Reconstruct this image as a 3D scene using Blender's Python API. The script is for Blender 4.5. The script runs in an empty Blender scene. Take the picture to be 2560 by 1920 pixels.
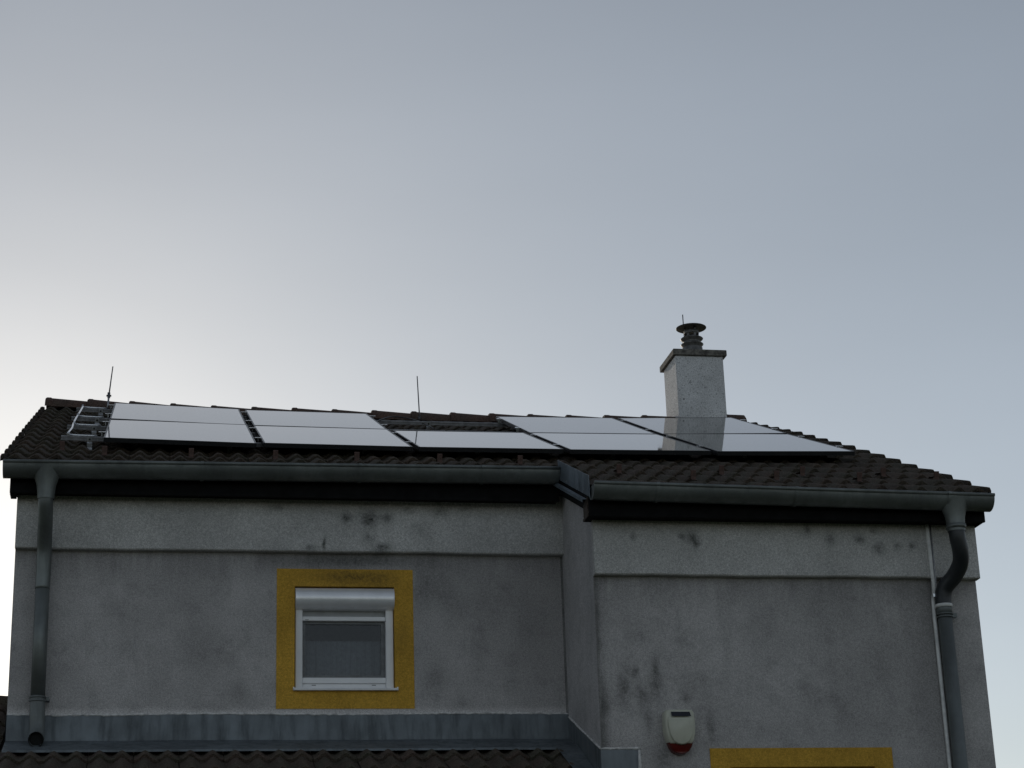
import bpy, math, random
from mathutils import Vector, Matrix

random.seed(7)
R = math.radians
scene = bpy.context.scene
col = scene.collection

# ------------------------------------------------------------------ camera
cam = bpy.data.cameras.new('camera')
cam.sensor_width = 36.0
cam.lens = 69.6
cam.clip_start = 0.1
cam.clip_end = 5000
cam_o = bpy.data.objects.new('camera', cam)
col.objects.link(cam_o)
yaw, pitch, roll = R(10.68), R(18.975), R(-1.93)
fw = Vector((math.sin(yaw) * math.cos(pitch), math.cos(yaw) * math.cos(pitch), math.sin(pitch)))
r0 = Vector((math.cos(yaw), -math.sin(yaw), 0))
u0 = r0.cross(fw)
rr = math.cos(roll) * r0 + math.sin(roll) * u0
uu = -math.sin(roll) * r0 + math.cos(roll) * u0
M = Matrix((rr, uu, -fw)).transposed().to_4x4()
M.translation = Vector((0, -14.2, 1.6))
cam_o.matrix_world = M
scene.camera = cam_o

# ------------------------------------------------------------------ sky and sun
SUN_EL, SUN_AZ = R(14.0), R(-4.2)          # azimuth from +Y towards +X
sun_dir = Vector((math.sin(SUN_AZ) * math.cos(SUN_EL), math.cos(SUN_AZ) * math.cos(SUN_EL), math.sin(SUN_EL)))
world = bpy.data.worlds.new('World')
scene.world = world
world.use_nodes = True
wn = world.node_tree.nodes
wl = world.node_tree.links
wn.clear()
w_out = wn.new('ShaderNodeOutputWorld')
bg = wn.new('ShaderNodeBackground')
sky = wn.new('ShaderNodeTexSky')
sky.sky_type = 'NISHITA'
sky.sun_disc = False
sky.sun_elevation = SUN_EL
sky.sun_rotation = SUN_AZ
sky.altitude = 200
sky.air_density = 1.0
sky.dust_density = 0.42
sky.ozone_density = 1.0
hsv = wn.new('ShaderNodeHueSaturation')
hsv.inputs['Saturation'].default_value = 0.56
wl.new(sky.outputs[0], hsv.inputs['Color'])
bg.inputs['Strength'].default_value = 0.065
# very thin, even veil of high cloud over the whole sky
w_tc = wn.new('ShaderNodeTexCoord')
w_map = wn.new('ShaderNodeMapping')
w_map.inputs['Scale'].default_value = (1.6, 1.6, 5.0)
w_map.inputs['Rotation'].default_value = (0.25, 0.2, 0.4)
w_noise = wn.new('ShaderNodeTexNoise')
w_noise.inputs['Scale'].default_value = 1.6
w_noise.inputs['Detail'].default_value = 5
w_noise.inputs['Roughness'].default_value = 0.5
w_mr = wn.new('ShaderNodeMapRange')
for i, v_ in enumerate((0.3, 0.7, 0.965, 1.035)):
    w_mr.inputs[1 + i].default_value = v_
w_mul = wn.new('ShaderNodeVectorMath')
w_mul.operation = 'SCALE'
wl.new(w_tc.outputs['Generated'], w_map.inputs[0])
wl.new(w_map.outputs[0], w_noise.inputs['Vector'])
wl.new(w_noise.outputs[0], w_mr.inputs[0])
w_add = wn.new('ShaderNodeVectorMath')      # even light of the veil itself, the same in every direction
w_add.operation = 'ADD'
w_sep = wn.new('ShaderNodeSeparateXYZ')
w_el = wn.new('ShaderNodeMapRange')          # the veil is thicker along a flatter line of sight
for i, v_ in enumerate((0.0, 0.6, 1.55, 0.5)):
    w_el.inputs[1 + i].default_value = v_
w_veil = wn.new('ShaderNodeVectorMath')
w_veil.operation = 'SCALE'
w_veil.inputs[0].default_value = (1.66, 1.90, 2.18)
wl.new(w_tc.outputs['Generated'], w_sep.inputs[0])
wl.new(w_sep.outputs[2], w_el.inputs[0])
wl.new(w_el.outputs[0], w_veil.inputs['Scale'])
wl.new(w_veil.outputs[0], w_add.inputs[1])
wl.new(hsv.outputs[0], w_add.inputs[0])
wl.new(w_add.outputs[0], w_mul.inputs[0])
wl.new(w_mr.outputs[0], w_mul.inputs['Scale'])
wl.new(w_mul.outputs[0], bg.inputs['Color'])
wl.new(bg.outputs[0], w_out.inputs['Surface'])

sun = bpy.data.lights.new('sun', 'SUN')
sun.energy = 2.0
sun.angle = R(0.6)
sun.color = (1.0, 0.9, 0.76)
sun_o = bpy.data.objects.new('sun', sun)
col.objects.link(sun_o)
sun_o.rotation_euler = sun_dir.to_track_quat('Z', 'Y').to_euler()
sun_o.location = (0, 0, 30)

scene.view_settings.view_transform = 'Standard'
scene.view_settings.look = 'None'
scene.view_settings.exposure = 0.0
scene.view_settings.gamma = 1.0
scene.view_settings.use_curve_mapping = False
scene.render.engine = 'CYCLES'


# ------------------------------------------------------------------ helpers
class MB:
    def __init__(self):
        self.v, self.f, self.s = [], [], []

    def quad(self, *p, smooth=False):
        n = len(self.v)
        self.v += [tuple(q) for q in p]
        self.f.append(tuple(range(n, n + len(p))))
        self.s.append(smooth)
        return self

    def grid(self, rows, closed=False, smooth=True):
        """rows: equal-length lists of points; stitched into a skin"""
        n = len(self.v)
        m = len(rows[0])
        for r in rows:
            self.v += [tuple(q) for q in r]
        for i in range(len(rows) - 1):
            for j in range(m if closed else m - 1):
                a = n + i * m + j
                b = n + i * m + (j + 1) % m
                self.f.append((a, b, b + m, a + m))
                self.s.append(smooth)
        return self

    def box(self, x0, x1, y0, y1, z0, z1, bev=0.0):
        if bev <= 0:
            p = [(x, y, z) for z in (z0, z1) for y in (y0, y1) for x in (x0, x1)]
            n = len(self.v)
            self.v += p
            for f in ((0, 2, 3, 1), (4, 5, 7, 6), (0, 1, 5, 4), (2, 6, 7, 3), (0, 4, 6, 2), (1, 3, 7, 5)):
                self.f.append(tuple(n + i for i in f))
                self.s.append(False)
            return self
        b = bev
        n = len(self.v)
        X, Y, Z = (x0, x1), (y0, y1), (z0, z1)
        idx = {}
        for i in (0, 1):
            for j in (0, 1):
                for k in (0, 1):
                    sx, sy, sz = (1, -1)[i], (1, -1)[j], (1, -1)[k]
                    for ax in range(3):
                        p = [X[i] + sx * b, Y[j] + sy * b, Z[k] + sz * b]
                        p[ax] = (X[i], Y[j], Z[k])[ax]
                        idx[(i, j, k, ax)] = len(self.v)
                        self.v.append(tuple(p))

        def add(*k):
            self.f.append(tuple(idx[q] for q in k))
            self.s.append(False)
        for a in (0, 1):
            add((a, 0, 0, 0), (a, 1, 0, 0), (a, 1, 1, 0), (a, 0, 1, 0))
            add((0, a, 0, 1), (1, a, 0, 1), (1, a, 1, 1), (0, a, 1, 1))
            add((0, 0, a, 2), (1, 0, a, 2), (1, 1, a, 2), (0, 1, a, 2))
        for a in (0, 1):
            for c in (0, 1):
                add((a, c, 0, 0), (a, c, 1, 0), (a, c, 1, 1), (a, c, 0, 1))
                add((a, 0, c, 0), (a, 1, c, 0), (a, 1, c, 2), (a, 0, c, 2))
                add((0, a, c, 1), (1, a, c, 1), (1, a, c, 2), (0, a, c, 2))
                for e in (0, 1):
                    add((a, c, e, 0), (a, c, e, 1), (a, c, e, 2))
        return self

    def tube(self, pts, rad, n=10, caps=True, smooth=True):
        pts = [Vector(p) for p in pts]
        if not isinstance(rad, (list, tuple)):
            rad = [rad] * len(pts)
        rows = []
        up = None
        for i, p in enumerate(pts):
            d = (pts[min(i + 1, len(pts) - 1)] - pts[max(i - 1, 0)]).normalized()
            if up is None:
                up = Vector((0, 0, 1)) if abs(d.z) < 0.9 else Vector((0, 1, 0))
            a = d.cross(up).normalized()
            up = a.cross(d).normalized()
            rows.append([p + rad[i] * (math.cos(t) * a + math.sin(t) * up)
                         for t in (2 * math.pi * k / n for k in range(n))])
        self.grid(rows, closed=True, smooth=smooth)
        if caps:
            self.quad(*reversed(rows[0]))
            self.quad(*rows[-1])
        return self

    def lathe(self, c, prof, n=24, smooth=True):
        c = Vector(c)
        rows = [[c + Vector((r * math.cos(2 * math.pi * k / n), r * math.sin(2 * math.pi * k / n), z)) for k in range(n)]
                for r, z in prof]
        return self.grid(rows, closed=True, smooth=smooth)

    def prism(self, outline, axis, a, b):
        """outline: list of 2-D points in the plane across 'axis' ('x': (y,z), 'y': (x,z))"""
        def pt(q, t):
            return (t, q[0], q[1]) if axis == 'x' else (q[0], t, q[1])
        A = [pt(q, a) for q in outline]
        B = [pt(q, b) for q in outline]
        self.quad(*A)
        self.quad(*reversed(B))
        k = len(A)
        for i in range(k):
            j = (i + 1) % k
            self.quad(A[j], A[i], B[i], B[j])
        return self

    def mesh(self, name, mat):
        me = bpy.data.meshes.new(name)
        me.from_pydata(self.v, [], self.f)
        me.polygons.foreach_set('use_smooth', self.s)
        me.materials.append(mat)
        me.validate()
        me.update()
        return me

    def build(self, name, mat, parent=None, recalc=True, sharp=None):
        me = self.mesh(name, mat)
        if recalc:
            import bmesh
            bm = bmesh.new()
            bm.from_mesh(me)
            bmesh.ops.remove_doubles(bm, verts=bm.verts, dist=1e-5)
            bmesh.ops.recalc_face_normals(bm, faces=bm.faces)
            bm.to_mesh(me)
            bm.free()
            if sharp:
                me.set_sharp_from_angle(angle=R(sharp))
        o = bpy.data.objects.new(name, me)
        col.objects.link(o)
        if parent:
            o.parent = parent
        return o


def empty(name, loc=(0, 0, 0), label=None, cat=None, group=None, parent=None):
    o = bpy.data.objects.new(name, None)
    o.empty_display_size = 0.2
    o.location = loc
    col.objects.link(o)
    if parent:
        o.parent = parent
    tag(o, label, cat, group)
    return o


def tag(o, label=None, cat=None, group=None, kind=None):
    if label: o['label'] = label
    if cat: o['category'] = cat
    if group: o['group'] = group
    if kind: o['kind'] = kind
    return o


# ------------------------------------------------------------------ materials
class NT:
    def __init__(self, name):
        self.m = bpy.data.materials.new(name)
        self.m.use_nodes = True
        self.t = self.m.node_tree
        self.b = self.t.nodes['Principled BSDF']
        tc = self.t.nodes.new('ShaderNodeTexCoord')
        self.co = tc.outputs['Object']

    def n(self, kind, **kw):
        nd = self.t.nodes.new('ShaderNode' + kind)
        for k, v in kw.items():
            setattr(nd, k, v)
        return nd

    def link(self, a, b):
        if hasattr(a, 'is_output') or hasattr(a, 'links'):
            self.t.links.new(a, b)
        else:
            b.default_value = a

    def math(self, op, a, b=0.0, c=None, clamp=False):
        nd = self.n('Math', operation=op, use_clamp=clamp)
        self.link(a, nd.inputs[0])
        self.link(b, nd.inputs[1])
        if c is not None:
            self.link(c, nd.inputs[2])
        return nd.outputs[0]

    def noise(self, scale, detail=3, rough=0.6, dist=0.0, vec=None, stretch=None):
        vec = vec or self.co
        if stretch:
            mp = self.n('Mapping')
            mp.inputs['Scale'].default_value = stretch
            self.link(vec, mp.inputs[0])
            vec = mp.outputs[0]
        nd = self.n('TexNoise')
        nd.inputs['Scale'].default_value = scale
        nd.inputs['Detail'].default_value = detail
        nd.inputs['Roughness'].default_value = rough
        nd.inputs['Distortion'].default_value = dist
        self.link(vec, nd.inputs['Vector'])
        return nd.outputs[0]

    def ramp(self, v, a, b, lo=0.0, hi=1.0):
        nd = self.n('MapRange', interpolation_type='SMOOTHSTEP')
        self.link(v, nd.inputs[0])
        for i, x in enumerate((a, b, lo, hi)):
            self.link(x, nd.inputs[1 + i])
        return nd.outputs[0]

    def mix(self, fac, a, b, blend='MIX'):
        nd = self.n('Mix', data_type='RGBA', blend_type=blend)
        self.link(fac, nd.inputs[0])
        for x, i in ((a, 6), (b, 7)):
            if isinstance(x, tuple):
                nd.inputs[i].default_value = x if len(x) == 4 else (*x, 1)
            else:
                self.link(x, nd.inputs[i])
        return nd.outputs[2]

    def bump(self, h, strength=0.3, dist=0.01):
        nd = self.n('Bump')
        nd.inputs['Strength'].default_value = strength
        nd.inputs['Distance'].default_value = dist
        self.link(h, nd.inputs['Height'])
        self.link(nd.outputs[0], self.b.inputs['Normal'])

    def set(self, color=None, rough=None, metal=None, spec=None):
        if color is not None:
            if isinstance(color, tuple):
                self.b.inputs['Base Color'].default_value = (*color, 1)
            else:
                self.link(color, self.b.inputs['Base Color'])
        if rough is not None: self.link(rough, self.b.inputs['Roughness'])
        if metal is not None: self.link(metal, self.b.inputs['Metallic'])
        if spec is not None: self.link(spec, self.b.inputs['Specular IOR Level'])
        return self.m


def simple(name, c, rough=0.6, metal=0.0, var=0.25, scale=14.0, bump=0.0, bscale=120.0, spec=0.5):
    t = NT(name)
    f = t.noise(scale, 4, 0.65)
    k = t.ramp(f, 0.3, 0.7)
    a = tuple(x * (1 - var) for x in c)
    b = tuple(min(1, x * (1 + var)) for x in c)
    t.set(t.mix(k, a, b), rough, metal, spec)
    if bump:
        t.bump(t.noise(bscale, 3), bump, 0.004)
    return t.m


STAINS = [(1.388, 5.467, .035, .035, .9), (1.558, 5.452, .052, .058, 1.), (1.689, 5.472, .038, .04, .8), (1.551, 5.308, .038, .035, .6),
          (1.648, 5.236, .056, .03, .8), (1.122, 5.238, .04, .025, .7), (1.219, 5.267, .010, .038, .9), (.872, 5.536, .045, .028, .5),
          (1.843, 5.533, .045, .03, .5), (2.093, 5.531, .05, .04, .6), (2.275, 5.55, .045, .03, .45), (1.925, 5.39, .05, .05, .35),
          (1.402, 5.15, .46, .05, .7), (1.968, 4.964, .075, .15, .55), (2.024, 4.265, .08, .08, .45), (2.15, 4.85, .09, .2, .35),
          (.625, 4.178, .06, .06, .3), (2.4, 4.9, .12, .2, .3), (2.75, 4.75, .1, .3, .2), (.35, 4.5, .1, .14, .2),
          (3.192, 4.025, .038, .095, .65), (3.316, 3.978, .038, .06, .6), (3.428, 4.158, .022, .06, .6), (3.419, 4.042, .042, .08, .65),
          (3.051, 3.91, .039, .07, .6), (3.282, 4.136, .02, .03, .7), (3.629, 3.951, .03, .035, .6), (3.653, 5.086, .02, .02, .7),
          (3.726, 5.084, .04, .04, .8), (3.758, 5.038, .022, .025, .7), (3.304, 5.081, .02, .025, .6), (4.58, 5.152, .025, .035, .7),
          (4.747, 5.075, .035, .035, .6), (4.973, 5.084, .04, .03, .75), (5.108, 5.017, .045, .04, .7), (5.256, 5.04, .03, .03, .7),
          (5.362, 5.035, .025, .025, .7), (5.085, 5.15, .03, .022, .6), (3.447, 3.555, .05, .07, .6), (3.797, 3.744, .028, .08, .6),
          (3.362, 3.8, .03, .07, .5), (5.489, 4.62, .13, .2, .35), (4.6, 4.55, .25, .2, .15), (5.0, 4.2, .2, .4, .18)]


def render_wall(name, base, stains=True, grime_shade=False, dirt=0.5, speck=0.25, grain=0.32):
    t = NT(name)
    big = t.noise(1.3, 4, 0.6)
    med = t.noise(7.0, 5, 0.65)
    fine = t.noise(150.0, 3, 0.75)
    fine2 = t.noise(60.0, 3, 0.7)
    strk = t.noise(5.0, 4, 0.6, stretch=(1, 1, 0.16))
    c = t.mix(t.ramp(big, 0.35, 0.65), tuple(x * .86 for x in base), tuple(x * 1.1 for x in base))
    c = t.mix(t.ramp(med, 0.45, 0.75, 0, dirt * 0.55), c, tuple(x * .5 for x in base))
    c = t.mix(t.ramp(strk, 0.55, 0.78, 0, dirt * 0.5), c, tuple(x * .48 for x in base))
    if grime_shade:
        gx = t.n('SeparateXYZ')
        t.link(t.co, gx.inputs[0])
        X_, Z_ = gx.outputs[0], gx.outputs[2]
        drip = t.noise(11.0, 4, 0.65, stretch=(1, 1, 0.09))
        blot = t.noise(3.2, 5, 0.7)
        # shade below the bands put into the colour, broken by drip runs (left and right half stand at different heights)
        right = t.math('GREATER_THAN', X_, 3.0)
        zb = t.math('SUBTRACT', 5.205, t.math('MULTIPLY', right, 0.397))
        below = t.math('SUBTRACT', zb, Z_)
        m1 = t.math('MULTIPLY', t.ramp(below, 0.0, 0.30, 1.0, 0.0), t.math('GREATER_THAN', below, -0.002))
        shade_runs = t.math('MULTIPLY', m1, t.ramp(drip, 0.35, 0.72, 0.45, 1.0))
        c = t.mix(t.math('MULTIPLY', shade_runs, 0.52), c, tuple(x * .3 for x in base))
        # broad soot patches
        c = t.mix(t.ramp(blot, 0.5, 0.72, 0, 0.42), c, tuple(x * .42 for x in base))
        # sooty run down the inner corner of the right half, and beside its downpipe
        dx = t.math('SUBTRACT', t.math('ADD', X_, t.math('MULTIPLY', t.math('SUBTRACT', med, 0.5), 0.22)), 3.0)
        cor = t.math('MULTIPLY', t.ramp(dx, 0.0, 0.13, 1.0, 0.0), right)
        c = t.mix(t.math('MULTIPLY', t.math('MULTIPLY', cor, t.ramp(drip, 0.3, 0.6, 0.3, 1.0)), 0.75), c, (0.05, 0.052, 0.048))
        pip = t.ramp(t.math('ABSOLUTE', t.math('SUBTRACT', t.math('ADD', X_, t.math('MULTIPLY', t.math('SUBTRACT', blot, 0.5), 0.25)), 5.42)), 0.02, 0.26, 1.0, 0.0)
        c = t.mix(t.math('MULTIPLY', t.math('MULTIPLY', pip, t.ramp(Z_, 4.72, 4.82, 1.0, 0.0)), 0.35), c, tuple(x * .4 for x in base))
        # rain-washed pale strip just over the flashing of the lower roof
        spl = t.math('MULTIPLY', t.ramp(t.math('ADD', Z_, t.math('MULTIPLY', t.math('SUBTRACT', med, 0.5), 0.05)), 4.035, 4.085, 1.0, 0.0), t.math('SUBTRACT', 1.0, right))
        c = t.mix(t.math('MULTIPLY', spl, 0.6), c, tuple(min(.8, x * 1.5) for x in base))
    gr = t.ramp(fine, 0.3, 0.7, 1 - grain, 1 + grain * .85)
    gr2 = t.ramp(fine2, 0.3, 0.7, 0.86, 1.13)
    c = t.mix(1.0, c, t.math('MULTIPLY', gr, gr2), 'MULTIPLY')
    # small dark mould specks
    vo = t.n('TexVoronoi')
    vo.inputs['Scale'].default_value = 9.0
    t.link(t.co, vo.inputs['Vector'])
    wob = t.math('ADD', vo.outputs['Distance'], t.math('MULTIPLY', t.math('SUBTRACT', fine, 0.5), 0.16))
    sp = t.ramp(wob, 0.03, 0.13, 1.0, 0.0)
    sel = t.ramp(t.noise(2.6, 2), 0.5, 0.62)
    c = t.mix(t.math('MULTIPLY', t.math('MULTIPLY', sp, sel), speck), c, (0.02, 0.022, 0.018))
    if speck > 0.8:
        # weather-worn coarse render: dense pits and dark lichen dots
        vp2 = t.n('TexVoronoi')
        vp2.inputs['Scale'].default_value = 46.0
        t.link(t.co, vp2.inputs['Vector'])
        pit = t.ramp(t.math('ADD', vp2.outputs['Distance'], t.math('MULTIPLY', t.math('SUBTRACT', fine2, 0.5), 0.35)), 0.16, 0.34, 1.0, 0.0)
        c = t.mix(t.math('MULTIPLY', pit, t.ramp(med, 0.35, 0.6, 0.25, 0.8)), c, tuple(x * .32 for x in base))
    if stains:
        sx = t.n('SeparateXYZ')
        t.link(t.co, sx.inputs[0])
        wx = t.noise(9.0, 5, 0.7)
        wz = t.noise(7.0, 5, 0.7, vec=None, stretch=(1.3, 1, 1.7))
        brk = t.ramp(t.noise(40.0, 4, 0.8), 0.32, 0.68, 0.5, 1.1)
        px = t.math('ADD', sx.outputs[0], t.math('MULTIPLY', t.math('SUBTRACT', wx, 0.5), 0.055))
        pz = t.math('ADD', sx.outputs[2], t.math('MULTIPLY', t.math('SUBTRACT', wz, 0.5), 0.07))
        tot = None
        for (x, z, rx, rz, a) in stains:
            dx = t.math('MULTIPLY', t.math('SUBTRACT', px, x), 1 / (rx * 1.75))
            dz = t.math('MULTIPLY', t.math('SUBTRACT', pz, z), 1 / (rz * 1.75))
            d = t.math('ADD', t.math('MULTIPLY', dx, dx), t.math('MULTIPLY', dz, dz))
            m = t.math('MULTIPLY', t.math('POWER', 2.718, t.math('MULTIPLY', d, -2.2)), a)
            tot = m if tot is None else t.math('ADD', tot, m)
        tot = t.math('MULTIPLY', tot, brk, clamp=True)
        c = t.mix(t.math('MULTIPLY', tot, 0.95), c, (0.03, 0.034, 0.028))
    t.set(c, 0.92, 0, 0.2)
    t.bump(t.math('ADD', fine, t.math('MULTIPLY', fine2, 1.0)), 0.6, 0.006)
    return t.m


def zinc(name, base, rough=0.5, metal=0.55, streak=0.3):
    t = NT(name)
    n1 = t.noise(3.0, 4, 0.6)
    n2 = t.noise(7.0, 4, 0.7, stretch=(1.6, 1.6, 0.22))
    n3 = t.noise(60.0, 3, 0.7)
    c = t.mix(t.ramp(n1, 0.3, 0.7), tuple(x * .8 for x in base), tuple(x * 1.2 for x in base))
    c = t.mix(t.ramp(n2, 0.45, 0.75, 0, streak), c, tuple(x * .45 for x in base))
    c = t.mix(t.ramp(n3, 0.55, 0.75, 0, 0.25), c, tuple(x * 1.5 for x in base))
    t.set(c, t.ramp(n2, 0.3, 0.7, rough - .1, rough + .15), metal)
    t.bump(n3, 0.12, 0.003)
    return t.m


def tile_material(name, a, b, moss):
    t = NT(name)
    oi = t.n('ObjectInfo')
    off = t.n('VectorMath', operation='ADD')
    t.link(t.co, off.inputs[0])
    sc = t.n('VectorMath', operation='SCALE')
    t.link(oi.outputs['Location'], sc.inputs[0])
    sc.inputs['Scale'].default_value = 3.7
    t.link(sc.outputs[0], off.inputs[1])
    v = off.outputs[0]
    f1 = t.noise(16.0, 5, 0.7, vec=v)
    f2 = t.noise(90.0, 4, 0.75, vec=v)
    f3 = t.noise(5.0, 4, 0.6, vec=v)
    c = t.mix(oi.outputs['Random'], a, b)
    c = t.mix(t.ramp(f3, 0.35, 0.7, 0, 0.75), c, moss)
    c = t.mix(t.ramp(f1, 0.5, 0.75, 0, 0.7), c, tuple(x * .35 for x in a))
    c = t.mix(1.0, c, t.ramp(f2, 0.3, 0.7, 0.5, 1.6), 'MULTIPLY')
    f4 = t.noise(34.0, 4, 0.7, vec=v)
    c = t.mix(t.ramp(f4, 0.6, 0.72, 0, 0.42), c, (0.15, 0.145, 0.115))
    t.set(c, 0.9, 0, 0.25)
    t.bump(t.math('ADD', f2, t.math('MULTIPLY', f1, 1.2)), 0.8, 0.006)
    return t.m


WALL = (0.475, 0.455, 0.45)
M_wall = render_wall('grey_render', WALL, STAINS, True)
M_wall_band = render_wall('grey_render_band', (0.56, 0.55, 0.535), STAINS, dirt=0.4)
M_step = render_wall('grey_render_step', (0.50, 0.485, 0.49), None, dirt=.7)
M_wall_plain = render_wall('grey_render_plain', WALL, None)
M_chim = render_wall('chimney_render', (0.68, 0.68, 0.69), None, dirt=0.25, speck=0.9)
M_yellow = render_wall('yellow_render', (0.60, 0.35, 0.055), [(1.40, 5.03, .22, .05, .7), (1.65, 5.0, .1, .07, .4), (1.8, 4.6, .05, .12, .25)], dirt=0.35, speck=0.1, grain=0.2)
M_zinc = zinc('weathered_zinc', (0.17, 0.185, 0.18))
M_zinc_new = zinc('blue_grey_sheet', (0.20, 0.235, 0.27), 0.42, 0.6, 0.15)
M_flash = zinc('flashing_sheet', (0.15, 0.17, 0.185), 0.55, 0.4, 0.7)
M_pipe = zinc('pipe_zinc', (0.16, 0.175, 0.175), 0.5, 0.4)
M_pipe_dark = zinc('pipe_dark_plastic', (0.02, 0.023, 0.027), 0.45, 0.0, 0.1)
M_wood = simple('dark_stained_board', (0.006, 0.006, 0.0065), 0.8, 0, 0.4, 9, 0, 120, 0.15)
M_woodend = simple('board_end_grain', (0.06, 0.045, 0.035), 0.85, 0, 0.6, 30)
M_tile = tile_material('roof_tile_clay', (0.060, 0.045, 0.036), (0.085, 0.064, 0.050), (0.058, 0.056, 0.042))
M_tile_low = tile_material('roof_tile_mossy', (0.075, 0.056, 0.046), (0.10, 0.072, 0.058), (0.068, 0.068, 0.05))
M_ridge = tile_material('ridge_tile_clay', (0.080, 0.050, 0.040), (0.105, 0.064, 0.052), (0.07, 0.055, 0.045))
M_guard = simple('snow_guard_paint', (0.085, 0.046, 0.037), 0.6, 0.1, 0.3, 40)
M_deck = simple('roof_underlay', (0.015, 0.014, 0.014), 0.9)
M_white = simple('white_window_plastic', (0.84, 0.84, 0.85), 0.35, 0, 0.04, 8)
M_shutter = simple('white_aluminium', (0.88, 0.88, 0.90), 0.3, 0.35, 0.05, 8, 0.05)
M_slat_shaded = simple('shutter_slat_shaded', (0.34, 0.345, 0.35), 0.5, 0, 0.1, 8)  # white-grey slat, shade under the shutter box put into its colour
M_sill = simple('sill_sheet', (0.76, 0.76, 0.77), 0.4, 0.1, 0.08, 9)
M_grey_sash = simple('grey_sash', (0.13, 0.135, 0.14), 0.4)
M_seal = simple('black_rubber', (0.008, 0.008, 0.009), 0.6)
M_alu = simple('aluminium', (0.34, 0.34, 0.36), 0.5, 0.8, 0.25, 20)
M_alu_bright = simple('bright_aluminium', (0.88, 0.89, 0.91), 0.22, 0.9, 0.06, 20)
M_steel = simple('stainless_steel', (0.50, 0.51, 0.54), 0.4, 0.9, 0.2, 20)
M_rod = simple('rod_metal', (0.10, 0.10, 0.11), 0.5, 0.6)
M_frame = simple('anodised_dark_frame', (0.035, 0.036, 0.04), 0.35, 0.6, 0.1, 10)
M_cowl = simple('weathered_steel', (0.16, 0.155, 0.15), 0.55, 0.5, 0.4, 20, 0.2, 60)
M_concrete = simple('stained_concrete', (0.15, 0.14, 0.125), 0.95, 0, 0.55, 26, 0.6, 60)
M_cable = simple('black_cable', (0.01, 0.01, 0.011), 0.5)
M_conduit = simple('white_conduit', (0.74, 0.74, 0.73), 0.45, 0, 0.15, 10)
M_cream = simple('cream_plastic', (0.52, 0.52, 0.43), 0.4, 0, 0.06, 12)
M_red = simple('red_lens', (0.10, 0.008, 0.007), 0.25, 0, 0.2, 12)
M_blackpanel = simple('dark_solar_strip', (0.006, 0.007, 0.014), 0.2)
M_caulk = simple('mortar_bead', (0.58, 0.57, 0.56), 0.9, 0, 0.3, 30, 0.6, 50)


def glass_dark():
    t = NT('window_glass')
    out = t.t.nodes['Material Output']
    tr = t.n('BsdfTransparent')
    tr.inputs[0].default_value = (0.80, 0.84, 0.86, 1)
    gl = t.n('BsdfGlossy')
    gl.inputs['Roughness'].default_value = 0.03
    fr = t.n('Fresnel')
    fr.inputs[0].default_value = 1.5
    mx = t.n('MixShader')
    t.link(t.math('MULTIPLY', fr.outputs[0], 1.4, clamp=True), mx.inputs[0])
    t.t.links.new(tr.outputs[0], mx.inputs[1])
    t.t.links.new(gl.outputs[0], mx.inputs[2])
    t.t.links.new(mx.outputs[0], out.inputs['Surface'])
    bp = t.n('Bump')
    bp.inputs['Strength'].default_value = 0.03
    bp.inputs['Distance'].default_value = 0.02
    t.link(t.noise(1.5, 2), bp.inputs['Height'])
    t.t.links.new(bp.outputs[0], gl.inputs['Normal'])
    return t.m


def pv_glass():
    t = NT('solar_cell_glass')
    # thin printed grid between the dark cells: six across, ten up
    sx = t.n('SeparateXYZ')
    t.link(t.co, sx.inputs[0])

    def line(coord, pitch, w):
        fr = t.math('FRACT', t.math('DIVIDE', coord, pitch))
        d = t.math('ABSOLUTE', t.math('SUBTRACT', fr, 0.5))
        return t.math('GREATER_THAN', d, 0.5 - w / pitch)
    a = line(t.math('ADD', sx.outputs[0], 5.0), 1.11 / 6, 0.0025)
    b = line(t.math('ADD', sx.outputs[1], 5.0), 1.72 / 20, 0.0018)
    g = t.math('MAXIMUM', a, b)
    f = t.noise(3.0, 4, 0.6)
    c = t.mix(g, (0.006, 0.007, 0.012), (0.16, 0.17, 0.19))
    t.set(c, t.ramp(f, 0.3, 0.75, 0.035, 0.06), 0, 0.5)
    t.b.inputs['IOR'].default_value = 1.52
    t.b.inputs['Coat Weight'].default_value = 0.45
    sm = t.noise(2.2, 5, 0.7, stretch=(0.5, 2.2, 1))
    t.link(t.ramp(sm, 0.45, 0.8, 0.02, 0.10), t.b.inputs['Coat Roughness'])
    return t.m


M_glass = glass_dark()
M_room = simple('dim_room_wall', (0.10, 0.095, 0.085), 0.9)
M_net = simple('net_curtain', (0.13, 0.138, 0.15), 0.95, 0, 0.15, 40)
M_pv = pv_glass()

# ------------------------------------------------------------------ ground
t = NT('garden_ground')
f = t.noise(0.35, 5)
f2 = t.noise(18.0, 4)
t.set(t.mix(t.ramp(f2, .3, .7), t.mix(t.ramp(f, .4, .6), (0.05, 0.07, 0.028), (0.085, 0.085, 0.05)), (0.045, 0.055, 0.03)), 0.95, 0, 0.2)
gr = MB()
N = 24
S = 1500.0
gr.grid([[(-S + 2 * S * i / N, -S + 2 * S * j / N, 0.0) for i in range(N + 1)] for j in range(N + 1)])
tag(gr.build('ground', t.m), kind='structure')

# ------------------------------------------------------------------ the house
RA = R(22.5)
CA, SA = math.cos(RA), math.sin(RA)
Y0, Z0 = -0.30, 5.80               # eave line of the tile surface
NRM = Vector((0, -SA, CA))
UPS = Vector((0, CA, SA))
XL, XS, XR = -0.985, 3.017, 5.845   # left gable, step, right gable
DS = 1.02                           # the right half stands this much forward
RIDGE_V = 5.15

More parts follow.
